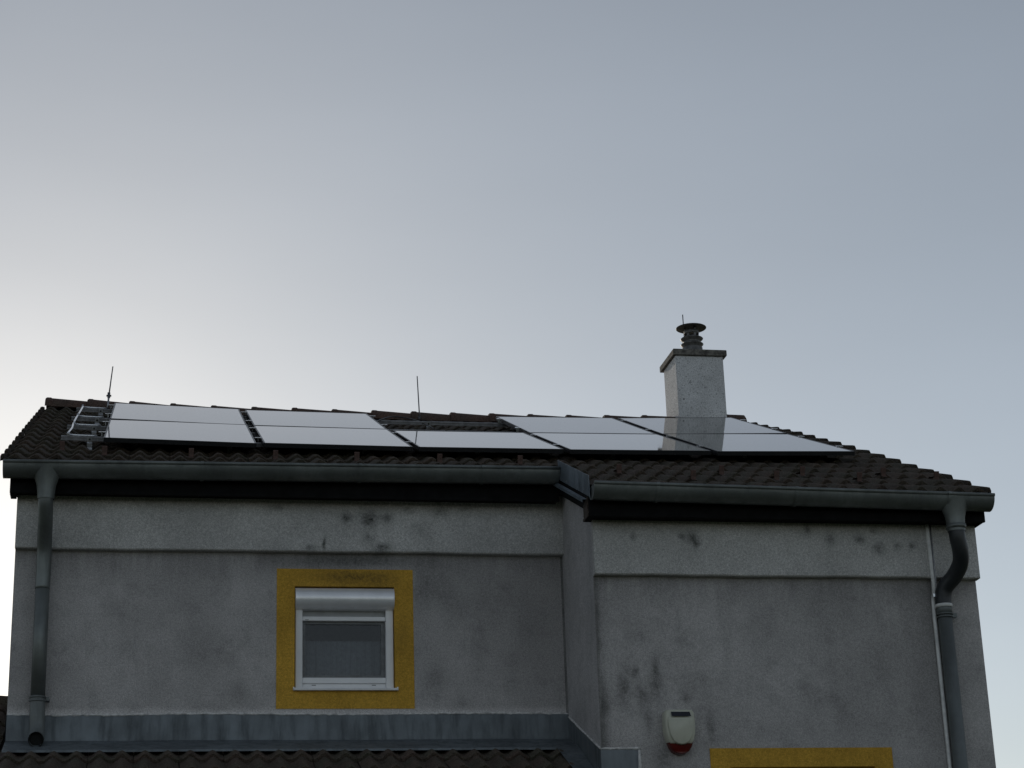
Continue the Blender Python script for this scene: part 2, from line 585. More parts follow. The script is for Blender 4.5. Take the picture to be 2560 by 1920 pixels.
KU = [-1.1, 0.6, 3.0, 4.4, 5.97]
KV = [-1.1, 0.0, 1.5, 3.0, 5.2]
KH = [[0, 0, 0, 0, .005],
      [0, 0, 0, .005, .022],
      [0, -.008, -.012, 0, .042],
      [.003, -.018, -.028, -.012, .046],
      [0, -.04, -.052, -.042, .010]]


def interp(x, xs):
    x = min(max(x, xs[0]), xs[-1])
    for i in range(len(xs) - 1):
        if x <= xs[i + 1]:
            s = (x - xs[i]) / (xs[i + 1] - xs[i])
            return i, s * s * (3 - 2 * s) * .4 + s * .6
    return len(xs) - 2, 1.0


def sag(u, v):
    i, s = interp(u, KU)
    j, q = interp(v, KV)
    a = KH[j][i] * (1 - s) + KH[j][i + 1] * s
    b = KH[j + 1][i] * (1 - s) + KH[j + 1][i + 1] * s
    return a * (1 - q) + b * q


def RP(u, v, h=0.0, sagging=True):
    """a point on the old, slightly sagging roof: u along the eave, v up the slope, h off the tiles"""
    if sagging:
        h = h + sag(u, v)
    return Vector((u, Y0, Z0)) + UPS * v + NRM * h


house = empty('house', (2.4, 4.4, 0), 'grey rendered house with a brown tiled roof, sooty eaves and yellow window surrounds', 'house')
HX = Matrix.Translation((-2.4, -4.4, 0))


def hp(o):
    """hang a world-built part under the house without moving it"""
    o.parent = house
    o.matrix_parent_inverse = HX
    return o


RIDGE_Y = Y0 + RIDGE_V * CA
BACK_Y = RIDGE_Y + 4.9
EAVE_WALL = 5.66


def roof_z(y, off=0.0):
    """height of the roof plane over y, off measured square to the slope"""
    yy = y if y <= RIDGE_Y else 2 * RIDGE_Y - y
    return Z0 + (yy - Y0) * SA / CA + off / CA


# front wall of the left half with the hole for the small window
WX0, WX1, WZ0, WZ1 = 1.014, 1.742, 4.192, 4.958
REC = 0.14
m = MB()
xs = [XL, WX0, WX1, XS]
zs = [0.0, WZ0, WZ1, 5.205]
for i in range(3):
    for j in range(3):
        if i == 1 and j == 1:
            continue
        m.quad((xs[i], 0, zs[j]), (xs[i + 1], 0, zs[j]), (xs[i + 1], 0, zs[j + 1]), (xs[i], 0, zs[j + 1]))
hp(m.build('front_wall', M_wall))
# right half: front wall with hole for the lower window
VX0, VX1, VZ0, VZ1 = 3.915, 4.955, 2.30, 3.478
m = MB()
xs = [XS, VX0, VX1, XR]
zs = [0.0, VZ0, VZ1, 4.81]
for i in range(3):
    for j in range(3):
        if i == 1 and j == 1:
            continue
        m.quad((xs[i], -DS, zs[j]), (xs[i + 1], -DS, zs[j]), (xs[i + 1], -DS, zs[j + 1]), (xs[i], -DS, zs[j + 1]))
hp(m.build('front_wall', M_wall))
# step wall between the halves
m = MB()
m.quad((XS, 0, 0), (XS, -DS, 0), (XS, -DS, 5.20), (XS, -DS - 0.045, 5.20), (XS, -DS - 0.045, roof_z(-DS - .045, -.11)), (XS, 0, roof_z(0, -.11)))
hp(m.build('step_wall', M_step))
# gable and back walls
m = MB()
m.quad((XL, 0, 0), (XL, 0, roof_z(0, -.06)), (XL, RIDGE_Y, roof_z(RIDGE_Y, -.06)), (XL, BACK_Y, roof_z(BACK_Y, -.06)), (XL, BACK_Y, 0))
m.quad((XR, -DS, 0), (XR, -DS, roof_z(-DS, -.06)), (XR, RIDGE_Y, roof_z(RIDGE_Y, -.06)), (XR, BACK_Y, roof_z(BACK_Y, -.06)), (XR, BACK_Y, 0))
m.quad((XL, BACK_Y, 0), (XR, BACK_Y, 0), (XR, BACK_Y, roof_z(BACK_Y, -.06)), (XL, BACK_Y, roof_z(BACK_Y, -.06)))
hp(m.build('side_wall', M_wall_plain))


def band(x0, x1, y, z0, z1, wrapl, wrapr):
    """thicker render band under the eaves with a slightly uneven lower edge"""
    m = MB()
    n = 40
    bot, top, low = [], [], []
    for i in range(n + 1):
        x = x0 + (x1 - x0) * i / n
        dz = 0.0018 * math.sin(x * 4.1) + 0.001 * math.sin(x * 13 + 1) + random.uniform(-.0012, .0012)
        bot.append((x, y, z0 + dz + .008))
        low.append((x, y + .008, z0 + dz))
        top.append((x, y, z1))
    back = [(p[0], y + 0.075, p[2] - .002) for p in low]
    m.grid([top, bot], smooth=False)
    m.grid([bot, low], smooth=False)
    m.grid([low, back], smooth=False)
    for x, on in ((x0, wrapl), (x1, wrapr)):
        if on:
            z = z0
            dp_ = .6 if x == x1 else .06
            m.quad((x, y, z), (x, y + dp_, z), (x, y + dp_, z1), (x, y, z1))
            xin = x + (.003 if x == x0 else -.05)
            m.quad((x, y, z), (x, y + dp_, z), (xin, y + dp_, z), (xin, y, z))
    return hp(m.build('render_band', M_wall_band, recalc=False))


band(XL, XS, -0.062, 5.205, 5.66, False, False)
band(XS - .001, XR + .012, -DS - 0.062, 4.808, 5.235, True, True)

# boxed eaves
m = MB()
m.box(-1.03, XS - .05, -0.215, -0.19, 5.572, 5.735)         # fascia
m.box(-1.03, XS - .05, -0.19, -0.0, 5.595, 5.615)           # soffit
m.box(-1.03, -0.99, -0.19, -0.06, 5.566, 5.72)                # left boxed end
m.prism([(-.0585, roof_z(-.0585, -.12)), (.35, roof_z(.35, -.12)), (.35, roof_z(.35, -.055)), (-.0585, roof_z(-.0585, -.055))], 'x', -1.0295, -.982)
hp(m.build('eaves_board', M_wood))
m = MB()
m.box(2.962, XR + .03, -1.235, -1.21, 5.185, 5.35)
m.box(2.962, XR + .03, -1.21, -DS, 5.197, 5.215)
m.box(XR + .012, XR + .032, -1.20, -0.6, 5.19, 5.42)
hp(m.build('eaves_board', M_wood))
m = MB()
m.prism([(-1.208, 5.19), (-1.07, 5.19), (-1.07, 5.30), (-1.208, 5.33)], 'x', 2.955, 2.9615)
hp(m.build('eaves_end', M_woodend))
# raking board over the step wall
m = MB()
def rake(m, x0, x1, y0, y1, h0, h1):
    m.prism([(y0, roof_z(y0, h0)), (y1, roof_z(y1, h0)), (y1, roof_z(y1, h1)), (y0, roof_z(y0, h1))], 'x', x0, x1)
rake(m, 2.965, 2.99, -1.205, 0.10, -.19, -.095)
rake(m, 2.992, XS + .02, -1.15, 0.10, -.12, -.095)
hp(m.build('bargeboard', M_wood))
m = MB()
rake(m, 2.948, 2.951, -1.315, -0.30, -.075, .066)
rake(m, 2.920, 2.9495, -1.21, -0.25, -.105, -.102)
rake(m, 2.919, 2.921, -1.21, -0.25, -.125, -.1025)
vp_ = hp(m.build('verge_flashing', M_zinc_new))
for yy in (-0.60, -1.14):
    m = MB()
    m.tube([(2.947, yy, roof_z(yy, -.055)), (2.944, yy, roof_z(yy, -.055))], 0.005, 8)
    o = m.build('rivet', M_alu_bright, vp_)

# ---- roof: tiles
roof = hp(empty('roof'))


def rp(o):
    o.parent = roof
    return o


TW, ROW = 0.2905, 0.355


def tile_mesh(name, mat, tw=TW, row=ROW, length=0.40, flap=0, seed=0, crest=0.037):
    """double-roll tile: x across, y up the slope, front edge lifted over the tile below"""
    rnd = random.Random(seed)
    n = 16
    lift = 0.029
    ys = [0.0, 0.012, length * .5, length]
    rows = []

    def prof(s):
        c = 0.5 + 0.5 * math.cos(2 * math.pi * (s * 2 - 0.5))
        return crest * c ** 1.25
    x_lo = 0.002
    for k, y in enumerate(ys):
        r = []
        for i in range(n + 1):
            s = i / n
            z = prof(s) - lift * y / row
            if k == 0:
                z -= 0.007
            z += rnd.uniform(-.0012, .0012)
            r.append((x_lo + s * (tw - .003), y + rnd.uniform(-.002, .002) * (k == 0), z))
        rows.append(r)
    front = [(p[0], p[1] + 0.004, p[2] - 0.026) for p in rows[0]]
    rows = [front] + rows
    m = MB()
    if flap:
        # verge tile: the outer edge turns down into a flap
        new = []
        for r in rows:
            e = r[-1] if flap > 0 else r[0]
            d = .014 if flap > 0 else -.014
            top = max(q[2] for q in r)
            add = [(e[0] + d * .2, e[1], top - .003), (e[0] + d * 1.4, e[1], top - .006), (e[0] + d * 2.0, e[1], top - .022), (e[0] + d * 2.1, e[1], top - .058)]
            new.append(r + add if flap > 0 else list(reversed(add)) + r)
        rows = new
    m.grid(rows, smooth=True)
    me = m.mesh(name, mat)
    me.set_sharp_from_angle(angle=R(50))
    return me


def frame_at(u, v, h):
    e = 0.05
    p = RP(u, v, h)
    du = (RP(u + e, v, h) - RP(u - e, v, h)).normalized()
    dv = (RP(u, v + e, h) - RP(u, v - e, h)).normalized()
    nz = du.cross(dv).normalized()
    dv = nz.cross(du)
    Mx = Matrix((du, dv, nz)).transposed().to_4x4()
    Mx.translation = p
    return Mx


variants = [tile_mesh('roof_tile', M_tile, seed=i) for i in range(5)]
v_left = tile_mesh('roof_tile', M_tile, flap=-1, seed=11)
v_right = tile_mesh('roof_tile', M_tile, flap=1, seed=12)
U_LEFT = -1.075
hidden = MB()


def under_panels(u, v):
    inside = -0.36 < u and u + TW < 5.42 and 0.95 < v and v + .3 < 3.95
    if not inside:
        return False
    return not (1.5 < u + TW and u < 3.3 and v > 1.9)


ncol = 24
for c in range(ncol):
    u = U_LEFT + c * TW
    first = 0 if c < 14 else -3
    for k in range(first, 14):
        v = k * ROW
        me = v_left if c == 0 else (v_right if c == ncol - 1 else variants[random.randrange(5)])
        ju, jv, jh = random.uniform(-.0015, .0015), random.uniform(-.006, .006), random.uniform(-.002, .004)
        Mx = frame_at(u + ju, v + jv, jh) @ Matrix.Rotation(R(random.uniform(-.45, .45)), 4, 'Z') @ Matrix.Rotation(R(random.uniform(-.35, .5)), 4, 'X')
        if under_panels(u, v):
            n = len(hidden.v)
            hidden.v += [tuple(Mx @ q.co) for q in me.vertices]
            hidden.f += [tuple(n + i for i in p.vertices) for p in me.polygons]
            hidden.s += [True] * len(me.polygons)
            continue
        o = bpy.data.objects.new('roof_tile', me)
        col.objects.link(o)
        rp(o)
        o.matrix_basis = Mx
tag(rp(hidden.build('covered_tiles', M_tile, recalc=False)), kind='stuff')

# roof deck (front and back slope) below the tiles
m = MB()
TH = 0.05
for (x0, x1, va) in ((U_LEFT + .03, 3.0, 0.05), (3.0, 5.88, -1.02)):
    ua = [x0 + (x1 - x0) * i / 8 for i in range(9)]
    va_ = [va + (RIDGE_V - va) * j / 8 for j in range(9)]
    m.grid([[RP(a, b, -.047) for a in ua] for b in va_])
    m.grid([[RP(a, b, -.085) for a in reversed(ua)] for b in va_])
    m.grid([[RP(a, va_[0], h) for a in ua] for h in (-.085, -.047)])
ya = 2 * RIDGE_Y - (Y0 - .0)
for (h, flip) in ((-.047, 1), (-.085, 0)):
    q = [RP(x, RIDGE_V, h) for x in (U_LEFT, .6, 3.0, 4.4, 5.88)]
    b = [Vector((p.x, BACK_Y + .3, roof_z(BACK_Y + .3, h))) for p in q]
    m.grid([q, b])
rp(m.build('roof_deck', M_deck, recalc=False))
# back slope tiles, out of sight from the front: one sheet of rolls
m = MB()
nb = 24 * 8
rows = []
for j in range(15):
    for e in (0, 1):
        d = (j + e) * .355
        y = RIDGE_Y + .02 + d * CA
        zb = roof_z(RIDGE_Y) - .02 - d * SA
        sg = max(0, 1 - d / 4)
        rows.append([(U_LEFT + 6.98 * i / nb, y, zb + .03 * (.5 + .5 * math.cos(2 * math.pi * i / 4)) + (.02 if e else 0.0) + sag(U_LEFT + 6.98 * i / nb, RIDGE_V) * sg) for i in range(nb + 1)])
m.grid(rows)
tag(rp(m.build('back_slope_tiles', M_tile, recalc=False)), kind='stuff')
# left gable verge board
m = MB()
m.prism([(-.2, roof_z(-.2, -.13)), (RIDGE_Y, roof_z(RIDGE_Y, -.13)), (RIDGE_Y, roof_z(RIDGE_Y, -.05)), (-.2, roof_z(-.2, -.05))], 'x', -1.06, -1.03)
hp(m.build('verge_board', M_wood))
m = MB()
m.prism([(-1.2, roof_z(-1.2, -.15)), (RIDGE_Y, roof_z(RIDGE_Y, -.12)), (RIDGE_Y, roof_z(RIDGE_Y, -.05)), (-1.2, roof_z(-1.2, -.05))], 'x', 5.85, 5.875)
hp(m.build('verge_board', M_wood))


# ridge tiles: tapered half barrels, the wide left end laps over the last one
def ridge_mesh(seed, L=0.43):
    rnd = random.Random(seed)
    m = MB()
    n = 12
    rows = []
    for (x, r, lipz) in ((0.0, .118, 0), (0.012, .128, 0), (0.05, .128, 0), (0.06, .122, 0), (L, .100, 0)):
        rows.append([(x, -r * 1.05 * math.cos(math.pi * i / n), r * math.sin(math.pi * i / n) * .95 + rnd.uniform(-.001, .001)) for i in range(n + 1)])
    m.grid(rows)
    m.grid([[(p[0], p[1] * .87, p[2] * .87) for p in rows[0]], rows[0]], smooth=False)
    me = m.mesh('ridge_tile', M_ridge)
    me.set_sharp_from_angle(angle=R(45))
    return me


rv = [ridge_mesh(i) for i in range(3)]
u = U_LEFT - .005
i = 0
while u < 5.0:
    # the chimney stands just behind the ridge line
    p = RP(u, RIDGE_V, -.035)
    q = RP(u + .4, RIDGE_V, -.035)
    d = (q - p).normalized()
    o = bpy.data.objects.new('ridge_tile', rv[i % 3])
    col.objects.link(o)
    rp(o)
    ang = math.atan2(d.z, d.x)
    o.matrix_basis = Matrix.Translation(p + Vector((0, 0, random.uniform(-.003, .003)))) @ Matrix.Rotation(-ang - R(.3), 4, 'Y') @ Matrix.Rotation(R(random.uniform(-.6, .6)), 4, 'Z')
    u += 0.3955
    i += 1
# closing piece of the ridge at the right gable
u = 5.705
m = MB()
p = RP(u, RIDGE_V, -.035)
rows = []
for (x, r) in ((0, .118), (.012, .128), (.06, .122), (5.925 - u, .12), (5.94 - u, .10)):
    rows.append([(p.x + x, p.y - r * 1.05 * math.cos(math.pi * k / 12), p.z + r * math.sin(math.pi * k / 12) * .95) for k in range(13)])
m.grid(rows)
m.quad(*rows[-1])
rp(m.build('ridge_tile', M_ridge, recalc=False))

# snow guard straps
g = MB()
w = .0185
prof = [(-.02, .010), (.012, .012), (.016, .034), (.019, .070), (.023, .075), (.029, .071), (.027, .034), (.12, .018), (.14, .004)]
g.grid([[(-w, y, z), (w, y, z)] for y, z in prof], smooth=False)
g.grid([[(-w, y + .0035, z - .001), (w, y + .0035, z - .001)] for y, z in prof[:6]], smooth=False)
gm = g.mesh('snow_guard', M_guard)
for (uu_, vv_) in [(-.695, .62), (-.38, .30), (.242, .27), (.853, .25), (1.452, .24), (2.069, .24), (2.68, .25),
                   (3.32, -.28), (3.787, -.62), (4.106, -.24), (4.429, -.56), (4.73, -.24), (5.055, -.57), (5.365, -.24), (5.70, -.45)]:
    o = bpy.data.objects.new('snow_guard', gm)
    col.objects.link(o)
    rp(o)
    o.matrix_basis = frame_at(uu_, vv_ - .15, .012) @ Matrix.Rotation(R(random.uniform(-4, 4)), 4, 'Z')


# ---- gutters
def gutter(x0, x1, y, zl, zr, joints, endl=True, endr=True):
    r = .096
    m = MB()
    n = 14
    rows = []
    for (x, z) in ((x0, zl), (x1, zr)):
        prof_ = [(y + r * math.cos(a), z + r * math.sin(a)) for a in (math.pi + math.pi * k / n for k in range(n + 1))]
        rows.append([(x, q[0], q[1]) for q in prof_])
    m.grid(rows)
    rows2 = [[(x, y + (q[1] - y) * .975, z_ + (q[2] - z_) * .975) for q in rw] for (x, z_), rw in zip(((x0, zl), (x1, zr)), rows) for x in (x,)]
    m.grid(rows2)
    for (x, z, on, rw) in ((x0, zl, endl, rows[0]), (x1, zr, endr, rows[1])):
        if on:
            m.quad(*rw)
    g_ = hp(m.build('gutter', M_zinc, recalc=False))
    b_ = MB()
    b_.tube([(x0, y - r, zl + .002), (x1, y - r, zr + .002)], .0125, 10)
    o = b_.build('gutter_bead', M_zinc, g_)
    for x in joints:
        z = zl + (zr - zl) * (x - x0) / (x1 - x0)
        j = MB()
        j.grid([[(xx, y + (r + .006) * math.cos(a), z + (r + .006) * math.sin(a)) for a in (math.pi + math.pi * k / n for k in range(n + 1))] for xx in (x - .012, x + .012)])
        j.tube([(x - .012, y - r, z + .002), (x + .012, y - r, z + .002)], .0155, 10)
        j.build('gutter_joint', M_zinc, g_, recalc=False)
    return g_


g1 = gutter(-1.075, 2.945, -.294, 5.750, 5.780, (.32, 1.46, 2.37))
g2 = gutter(2.965, 5.888, -1.314, 5.374, 5.336, (3.42, 4.42, 5.55))


# ---- downpipes
def bez(pts, n=10):
    out = []
    P_ = [Vector(p) for p in pts]
    for i in range(len(P_) - 1):
        a, b = P_[i], P_[i + 1]
        p0 = P_[i - 1] if i else a
        p3 = P_[i + 2] if i + 2 < len(P_) else b
        for k in range(n):
            s = k / n
            out.append(.5 * ((2 * a) + (b - p0) * s + (2 * p0 - 5 * a + 4 * b - p3) * s * s + (3 * a - p0 - 3 * b + p3) * s ** 3))
    out.append(P_[-1])
    return out


dp = hp(empty('downpipe'))


def sub(o, par):
    o.parent = par
    return o


# right: funnel under the gutter, swan neck, long pipe
fx = 5.607
m = MB()
rows = []
for z, rx, ry in ((5.318, .118, .095), (5.285, .104, .085), (5.24, .086, .075), (5.19, .071, .066), (5.145, .066, .063), (5.13, .0665, .0635), (5.085, .064, .062)):
    rows.append([(fx + rx * math.cos(2 * math.pi * k / 20), -1.327 + ry * math.sin(2 * math.pi * k / 20) , z) for k in range(20)])
m.grid(rows, closed=True)
sub(m.build('funnel', M_zinc, recalc=False), dp)
m = MB()
m.tube([(fx, -1.327, 5.105), (fx, -1.327, 5.135)], .0715, 20)
sub(m.build('ring', M_zinc), dp)
m = MB()
path = bez([(5.606, -1.327, 5.12), (5.610, -1.325, 5.04), (5.632, -1.30, 4.94), (5.642, -1.25, 4.87), (5.622, -1.17, 4.80), (5.575, -1.105, 4.735), (5.557, -1.085, 4.67), (5.555, -1.083, 4.60)], 6)
m.tube(path, .058, 20)
sub(m.build('swan_neck', M_pipe_dark), dp)
m = MB()
m.tube([(5.556, -1.083, 4.55), (5.562, -1.083, 0.1)], .050, 20)
sub(m.build('pipe', M_pipe), dp)
m = MB()
m.tube([(5.556, -1.083, 4.62), (5.556, -1.083, 4.535)], .0555, 20)
sub(m.build('socket', M_pipe), dp)
m = MB()
m.tube([(5.556, -1.083, 4.612), (5.556, -1.083, 4.588)], .061, 20)
sub(m.build('strap', M_conduit), dp)
m = MB()
for z in (4.545, 4.525):
    m.tube([(5.556, -1.083, z), (5.556, -1.083, z - .01)], .058, 20)
m.box(5.605, 5.645, -1.09, -1.06, 4.517, 4.548)
sub(m.build('pipe_clamp', M_pipe), dp)

dp2 = hp(empty('downpipe'))
m = MB()
rows = []
lx = -.772
for z, rx, ry in ((5.735, .115, .095), (5.70, .104, .085), (5.655, .086, .075), (5.60, .068, .064), (5.55, .062, .06), (5.50, .058, .058)):
    rows.append([(lx + rx * math.cos(2 * math.pi * k / 20), -.30 + ry * math.sin(2 * math.pi * k / 20), z) for k in range(20)])
m.grid(rows, closed=True)
sub(m.build('funnel', M_zinc, recalc=False), dp2)
m = MB()
path = bez([(lx, -.30, 5.53), (lx, -.29, 5.47), (lx, -.22, 5.36), (lx - .003, -.15, 5.26), (lx - .004, -.10, 5.17), (lx - .005, -.085, 5.05), (lx - .006, -.085, 4.9)], 6)
m.tube(path, .052, 20)
sub(m.build('swan_neck', M_zinc), dp2)
m = MB()
m.tube([(lx - .006, -.085, 4.95), (lx - .004, -.085, 4.11)], .050, 20)
sub(m.build('pipe', M_zinc), dp2)
m = MB()
for z in (4.135, 4.11):
    m.tube([(lx - .004, -.085, z), (lx - .004, -.085, z - .014)], .058, 20)
m.box(lx + .045, lx + .075, -.09, -.02, 4.105, 4.13)
sub(m.build('pipe_clamp', M_pipe), dp2)
m = MB()
ex = lx + .004
path = bez([(ex - .008, -.085, 4.13), (ex - .006, -.086, 4.0), (ex - .003, -.09, 3.93), (ex, -.115, 3.87), (ex, -.165, 3.83), (ex, -.215, 3.815)], 6)
m.tube(path, .0535, 20, caps=False)
m.tube([p + Vector((0, 0, 0)) for p in path[-8:]], .049, 20, caps=False)
sub(m.build('outlet_elbow', M_pipe, recalc=False), dp2)
m = MB()
m.tube([path[-7], path[-6]], .048, 20)
sub(m.build('outlet_bore', M_seal), dp2)

# ---- small window
yw = hp(empty('window_surround'))
SX0, SX1, SZ0, SZ1 = .882, 1.882, 4.060, 5.088
m = MB()
for (x0, x1, z0, z1) in ((SX0, WX0, SZ0, SZ1), (WX1, SX1, SZ0, SZ1), (WX0, WX1, WZ1, SZ1), (WX0, WX1, SZ0, WZ0)):
    m.quad((x0, -.004, z0), (x1, -.004, z0), (x1, -.004, z1), (x0, -.004, z1))
for a, b in (((SX0, SZ0), (SX1, SZ0)), ((SX1, SZ0), (SX1, SZ1)), ((SX1, SZ1), (SX0, SZ1)), ((SX0, SZ1), (SX0, SZ0))):
    m.quad((a[0], -.004, a[1]), (b[0], -.004, b[1]), (b[0], .001, b[1]), (a[0], .001, a[1]))
# reveals
for a, b in (((WX0, WZ0), (WX1, WZ0)), ((WX1, WZ0), (WX1, WZ1)), ((WX1, WZ1), (WX0, WZ1)), ((WX0, WZ1), (WX0, WZ0))):
    m.quad((a[0], -.004, a[1]), (b[0], -.004, b[1]), (b[0], REC, b[1]), (a[0], REC, a[1]))
sub(m.build('painted_border', M_yellow), yw)

win = hp(empty('window'))
m = MB()
fx0, fx1, fz0, fz1 = 1.021, 1.737, 4.206, 4.95
m.box(fx0, fx0 + .052, .03, .10, fz0, fz1, .004)
sub(m.build('guide_rail', M_white), win)
m = MB()
m.box(fx1 - .056, fx1, .03, .10, fz0, fz1, .004)
sub(m.build('guide_rail', M_white), win)
m = MB()
m.box(fx0 + .0522, fx1 - .0562, .045, .10, 4.712, 4.7435, .003)
sub(m.build('head_rail', M_white), win)
m = MB()
m.box(fx0 + .0522, fx1 - .0562, .045, .10, 4.252, 4.294, .004)
m.box(fx0 + .0522, fx1 - .0562, .058, .10, 4.2065, 4.2515, .002)
sub(m.build('frame', M_white), win)
m = MB()
m.box(fx0 + .0522, fx1 - .0562, .072, .082, 4.7435, 4.80, .002)
sub(m.build('shutter_bottom_rail', M_slat_shaded), win)
m = MB()
for x in (1.142, 1.578):
    m.box(x, x + .03, .0565, .0582, 4.2385, 4.2425)
m.box(1.09, 1.118, .0435, .0452, 4.7175, 4.7205)
sub(m.build('drain_slot', M_seal), win)
m = MB()
prof_ = []
for k in range(11):
    a = R(205 - 11.5 * k * 1.0)
    prof_.append(a)
outl = [(.10, 4.788)] + [(.045 - .088 * math.sin(R(180 * k / 16)) ** .8, 4.8705 - .0815 * math.cos(R(180 * k / 16))) for k in range(17)] + [(.10, 4.9515)]
rows = [[(x, q[0], q[1]) for q in outl] for x in (fx0 - .001, fx1 + .001)]
m.grid(rows)
m.quad(*rows[0])
m.quad(*rows[1])
sub(m.build('shutter_box', M_shutter, recalc=True, sharp=40), win)
for x in (fx0 - .0035, fx1 + .0012):
    m = MB()
    m.prism([(q[0] - .0015, q[1]) for q in outl], 'x', x, x + .0022)
    sub(m.build('shutter_box_end', M_shutter), win)
m = MB()
sy = .075
a0, a1, b0, b1 = fx0 + .0525, fx1 - .0565, 4.294, 4.712
t_ = .022
m.box(a0, a0 + t_, sy, sy + .03, b0, b1)
m.box(a1 - .030, a1, sy, sy + .03, b0, b1)
m.box(a0 + t_, a1 - .030, sy, sy + .03, b0, b0 + t_)
m.box(a0 + t_, a1 - .030, sy, sy + .03, b1 - .02, b1)
sub(m.build('sash', M_grey_sash), win)
m = MB()
m.quad((a0 + .01, sy + .012, b0 + .01), (a1 - .01, sy + .012, b0 + .01), (a1 - .01, sy + .012, b1 - .01), (a0 + .01, sy + .012, b1 - .01))
sub(m.build('pane', M_glass), win)


def room(x0, x1, y0, z0, z1, par, z_net):
    m = MB()
    y1 = y0 + 1.6
    a, b = .25, .35
    m.quad((x0 - a, y1, z0 - b), (x1 + a, y1, z0 - b), (x1 + a, y1, z1 + b), (x0 - a, y1, z1 + b))
    m.quad((x0 - a, y0, z0 - b), (x0 - a, y1, z0 - b), (x0 - a, y1, z1 + b), (x0 - a, y0, z1 + b))
    m.quad((x1 + a, y0, z0 - b), (x1 + a, y1, z0 - b), (x1 + a, y1, z1 + b), (x1 + a, y0, z1 + b))
    m.quad((x0 - a, y0, z0 - b), (x1 + a, y0, z0 - b), (x1 + a, y1, z0 - b), (x0 - a, y1, z0 - b))
    m.quad((x0 - a, y0, z1 + b), (x1 + a, y0, z1 + b), (x1 + a, y1, z1 + b), (x0 - a, y1, z1 + b))
    sub(m.build('room_lining', M_room, recalc=False), par)
    m = MB()
    n = 90
    rows = []
    for z in (z_net, (z_net + z0) / 2, z0 - .02):
        k = (z_net - z) / (z_net - z0 + .02)
        rows.append([(x0 - .03 + (x1 - x0 + .06) * i / n, y0 + .09 + (.004 + .004 * k) * math.sin(i * .83 + .6 * math.sin(i * .21)) + .004 * math.sin(i * 2.1 + k), z) for i in range(n + 1)])
    m.grid(rows)
    sub(m.build('net_curtain', M_net, recalc=False), par)


room(a0, a1, REC + .005, b0, b1, win, 4.60)
m = MB()
m.box(1.002, 1.762, -.035, .06, 4.188, 4.2055, .003)
m.box(1.002, 1.012, -.03, .0, 4.206, 4.213)
m.box(1.752, 1.762, -.03, .0, 4.206, 4.213)
sub(m.build('sill', M_sill), win)

# ---- lower window on the right half: only the top of its border is in view
yw = hp(empty('window_surround'))
m = MB()
TX0, TX1, TZ0, TZ1 = 3.776, 5.088, 2.16, 3.608
yy = -DS - .004
for (x0, x1, z0, z1) in ((TX0, VX0, TZ0, TZ1), (VX1, TX1, TZ0, TZ1), (VX0, VX1, VZ1, TZ1), (VX0, VX1, TZ0, VZ0)):
    m.quad((x0, yy, z0), (x1, yy, z0), (x1, yy, z1), (x0, yy, z1))
for a, b in (((TX0, TZ0), (TX1, TZ0)), ((TX1, TZ0), (TX1, TZ1)), ((TX1, TZ1), (TX0, TZ1)), ((TX0, TZ1), (TX0, TZ0))):
    m.quad((a[0], yy, a[1]), (b[0], yy, b[1]), (b[0], -DS + .001, b[1]), (a[0], -DS + .001, a[1]))
for a, b in (((VX0, VZ0), (VX1, VZ0)), ((VX1, VZ0), (VX1, VZ1)), ((VX1, VZ1), (VX0, VZ1)), ((VX0, VZ1), (VX0, VZ0))):
    m.quad((a[0], yy, a[1]), (b[0], yy, b[1]), (b[0], -DS + REC, b[1]), (a[0], -DS + REC, a[1]))
sub(m.build('painted_border', M_yellow), yw)
win2 = hp(empty('window'))
m = MB()
wy = -DS + .06
m.box(VX0 + .003, VX0 + .07, wy, wy + .06, VZ0 + .003, VZ1 - .003, .004)
m.box(VX1 - .07, VX1 - .003, wy, wy + .06, VZ0 + .003, VZ1 - .003, .004)
m.box(VX0 + .071, VX1 - .071, wy, wy + .06, VZ0 + .003, VZ0 + .07, .004)
m.box(VX0 + .071, VX1 - .071, wy, wy + .06, VZ1 - .07, VZ1 - .003, .004)
sub(m.build('frame', M_white), win2)
m = MB()
m.quad((VX0 + .06, wy + .03, VZ0 + .06), (VX1 - .06, wy + .03, VZ0 + .06), (VX1 - .06, wy + .03, VZ1 - .06), (VX0 + .06, wy + .03, VZ1 - .06))
sub(m.build('pane', M_glass), win2)
room(VX0, VX1, -DS + REC + .005, VZ0, VZ1, win2, VZ1 - .1)

# ---- chimney
ch = hp(empty('chimney'))
CX0, CX1, CY0, CY1 = 5.198, 5.704, 4.28, 4.76
m = MB()
m.box(CX0, CX1, CY0, CY1, 7.2, 8.427, .006)
sub(m.build('shaft', M_chim), ch)
m = MB()
m.box(CX0 - .025, CX1 + .037, CY0 - .025, CY1 + .07, 8.428, 8.493, .005)
sub(m.build('cap', M_concrete), ch)
cx, cy = 5.457, 4.53
m = MB()
m.lathe((cx, cy, 0), [(.145, 8.493), (.143, 8.51), (.118, 8.55), (.108, 8.565), (.106, 8.603), (.088, 8.606)], 28)
m.lathe((cx, cy, 0), [(.088, 8.604), (.094, 8.612), (.117, 8.636), (.119, 8.640), (.113, 8.646), (.090, 8.662), (.086, 8.668), (.094, 8.676), (.117, 8.699), (.119, 8.703), (.113, 8.709), (.082, 8.726), (.074, 8.728)], 28)
sub(m.build('flue_terminal', M_cowl, recalc=False), ch)
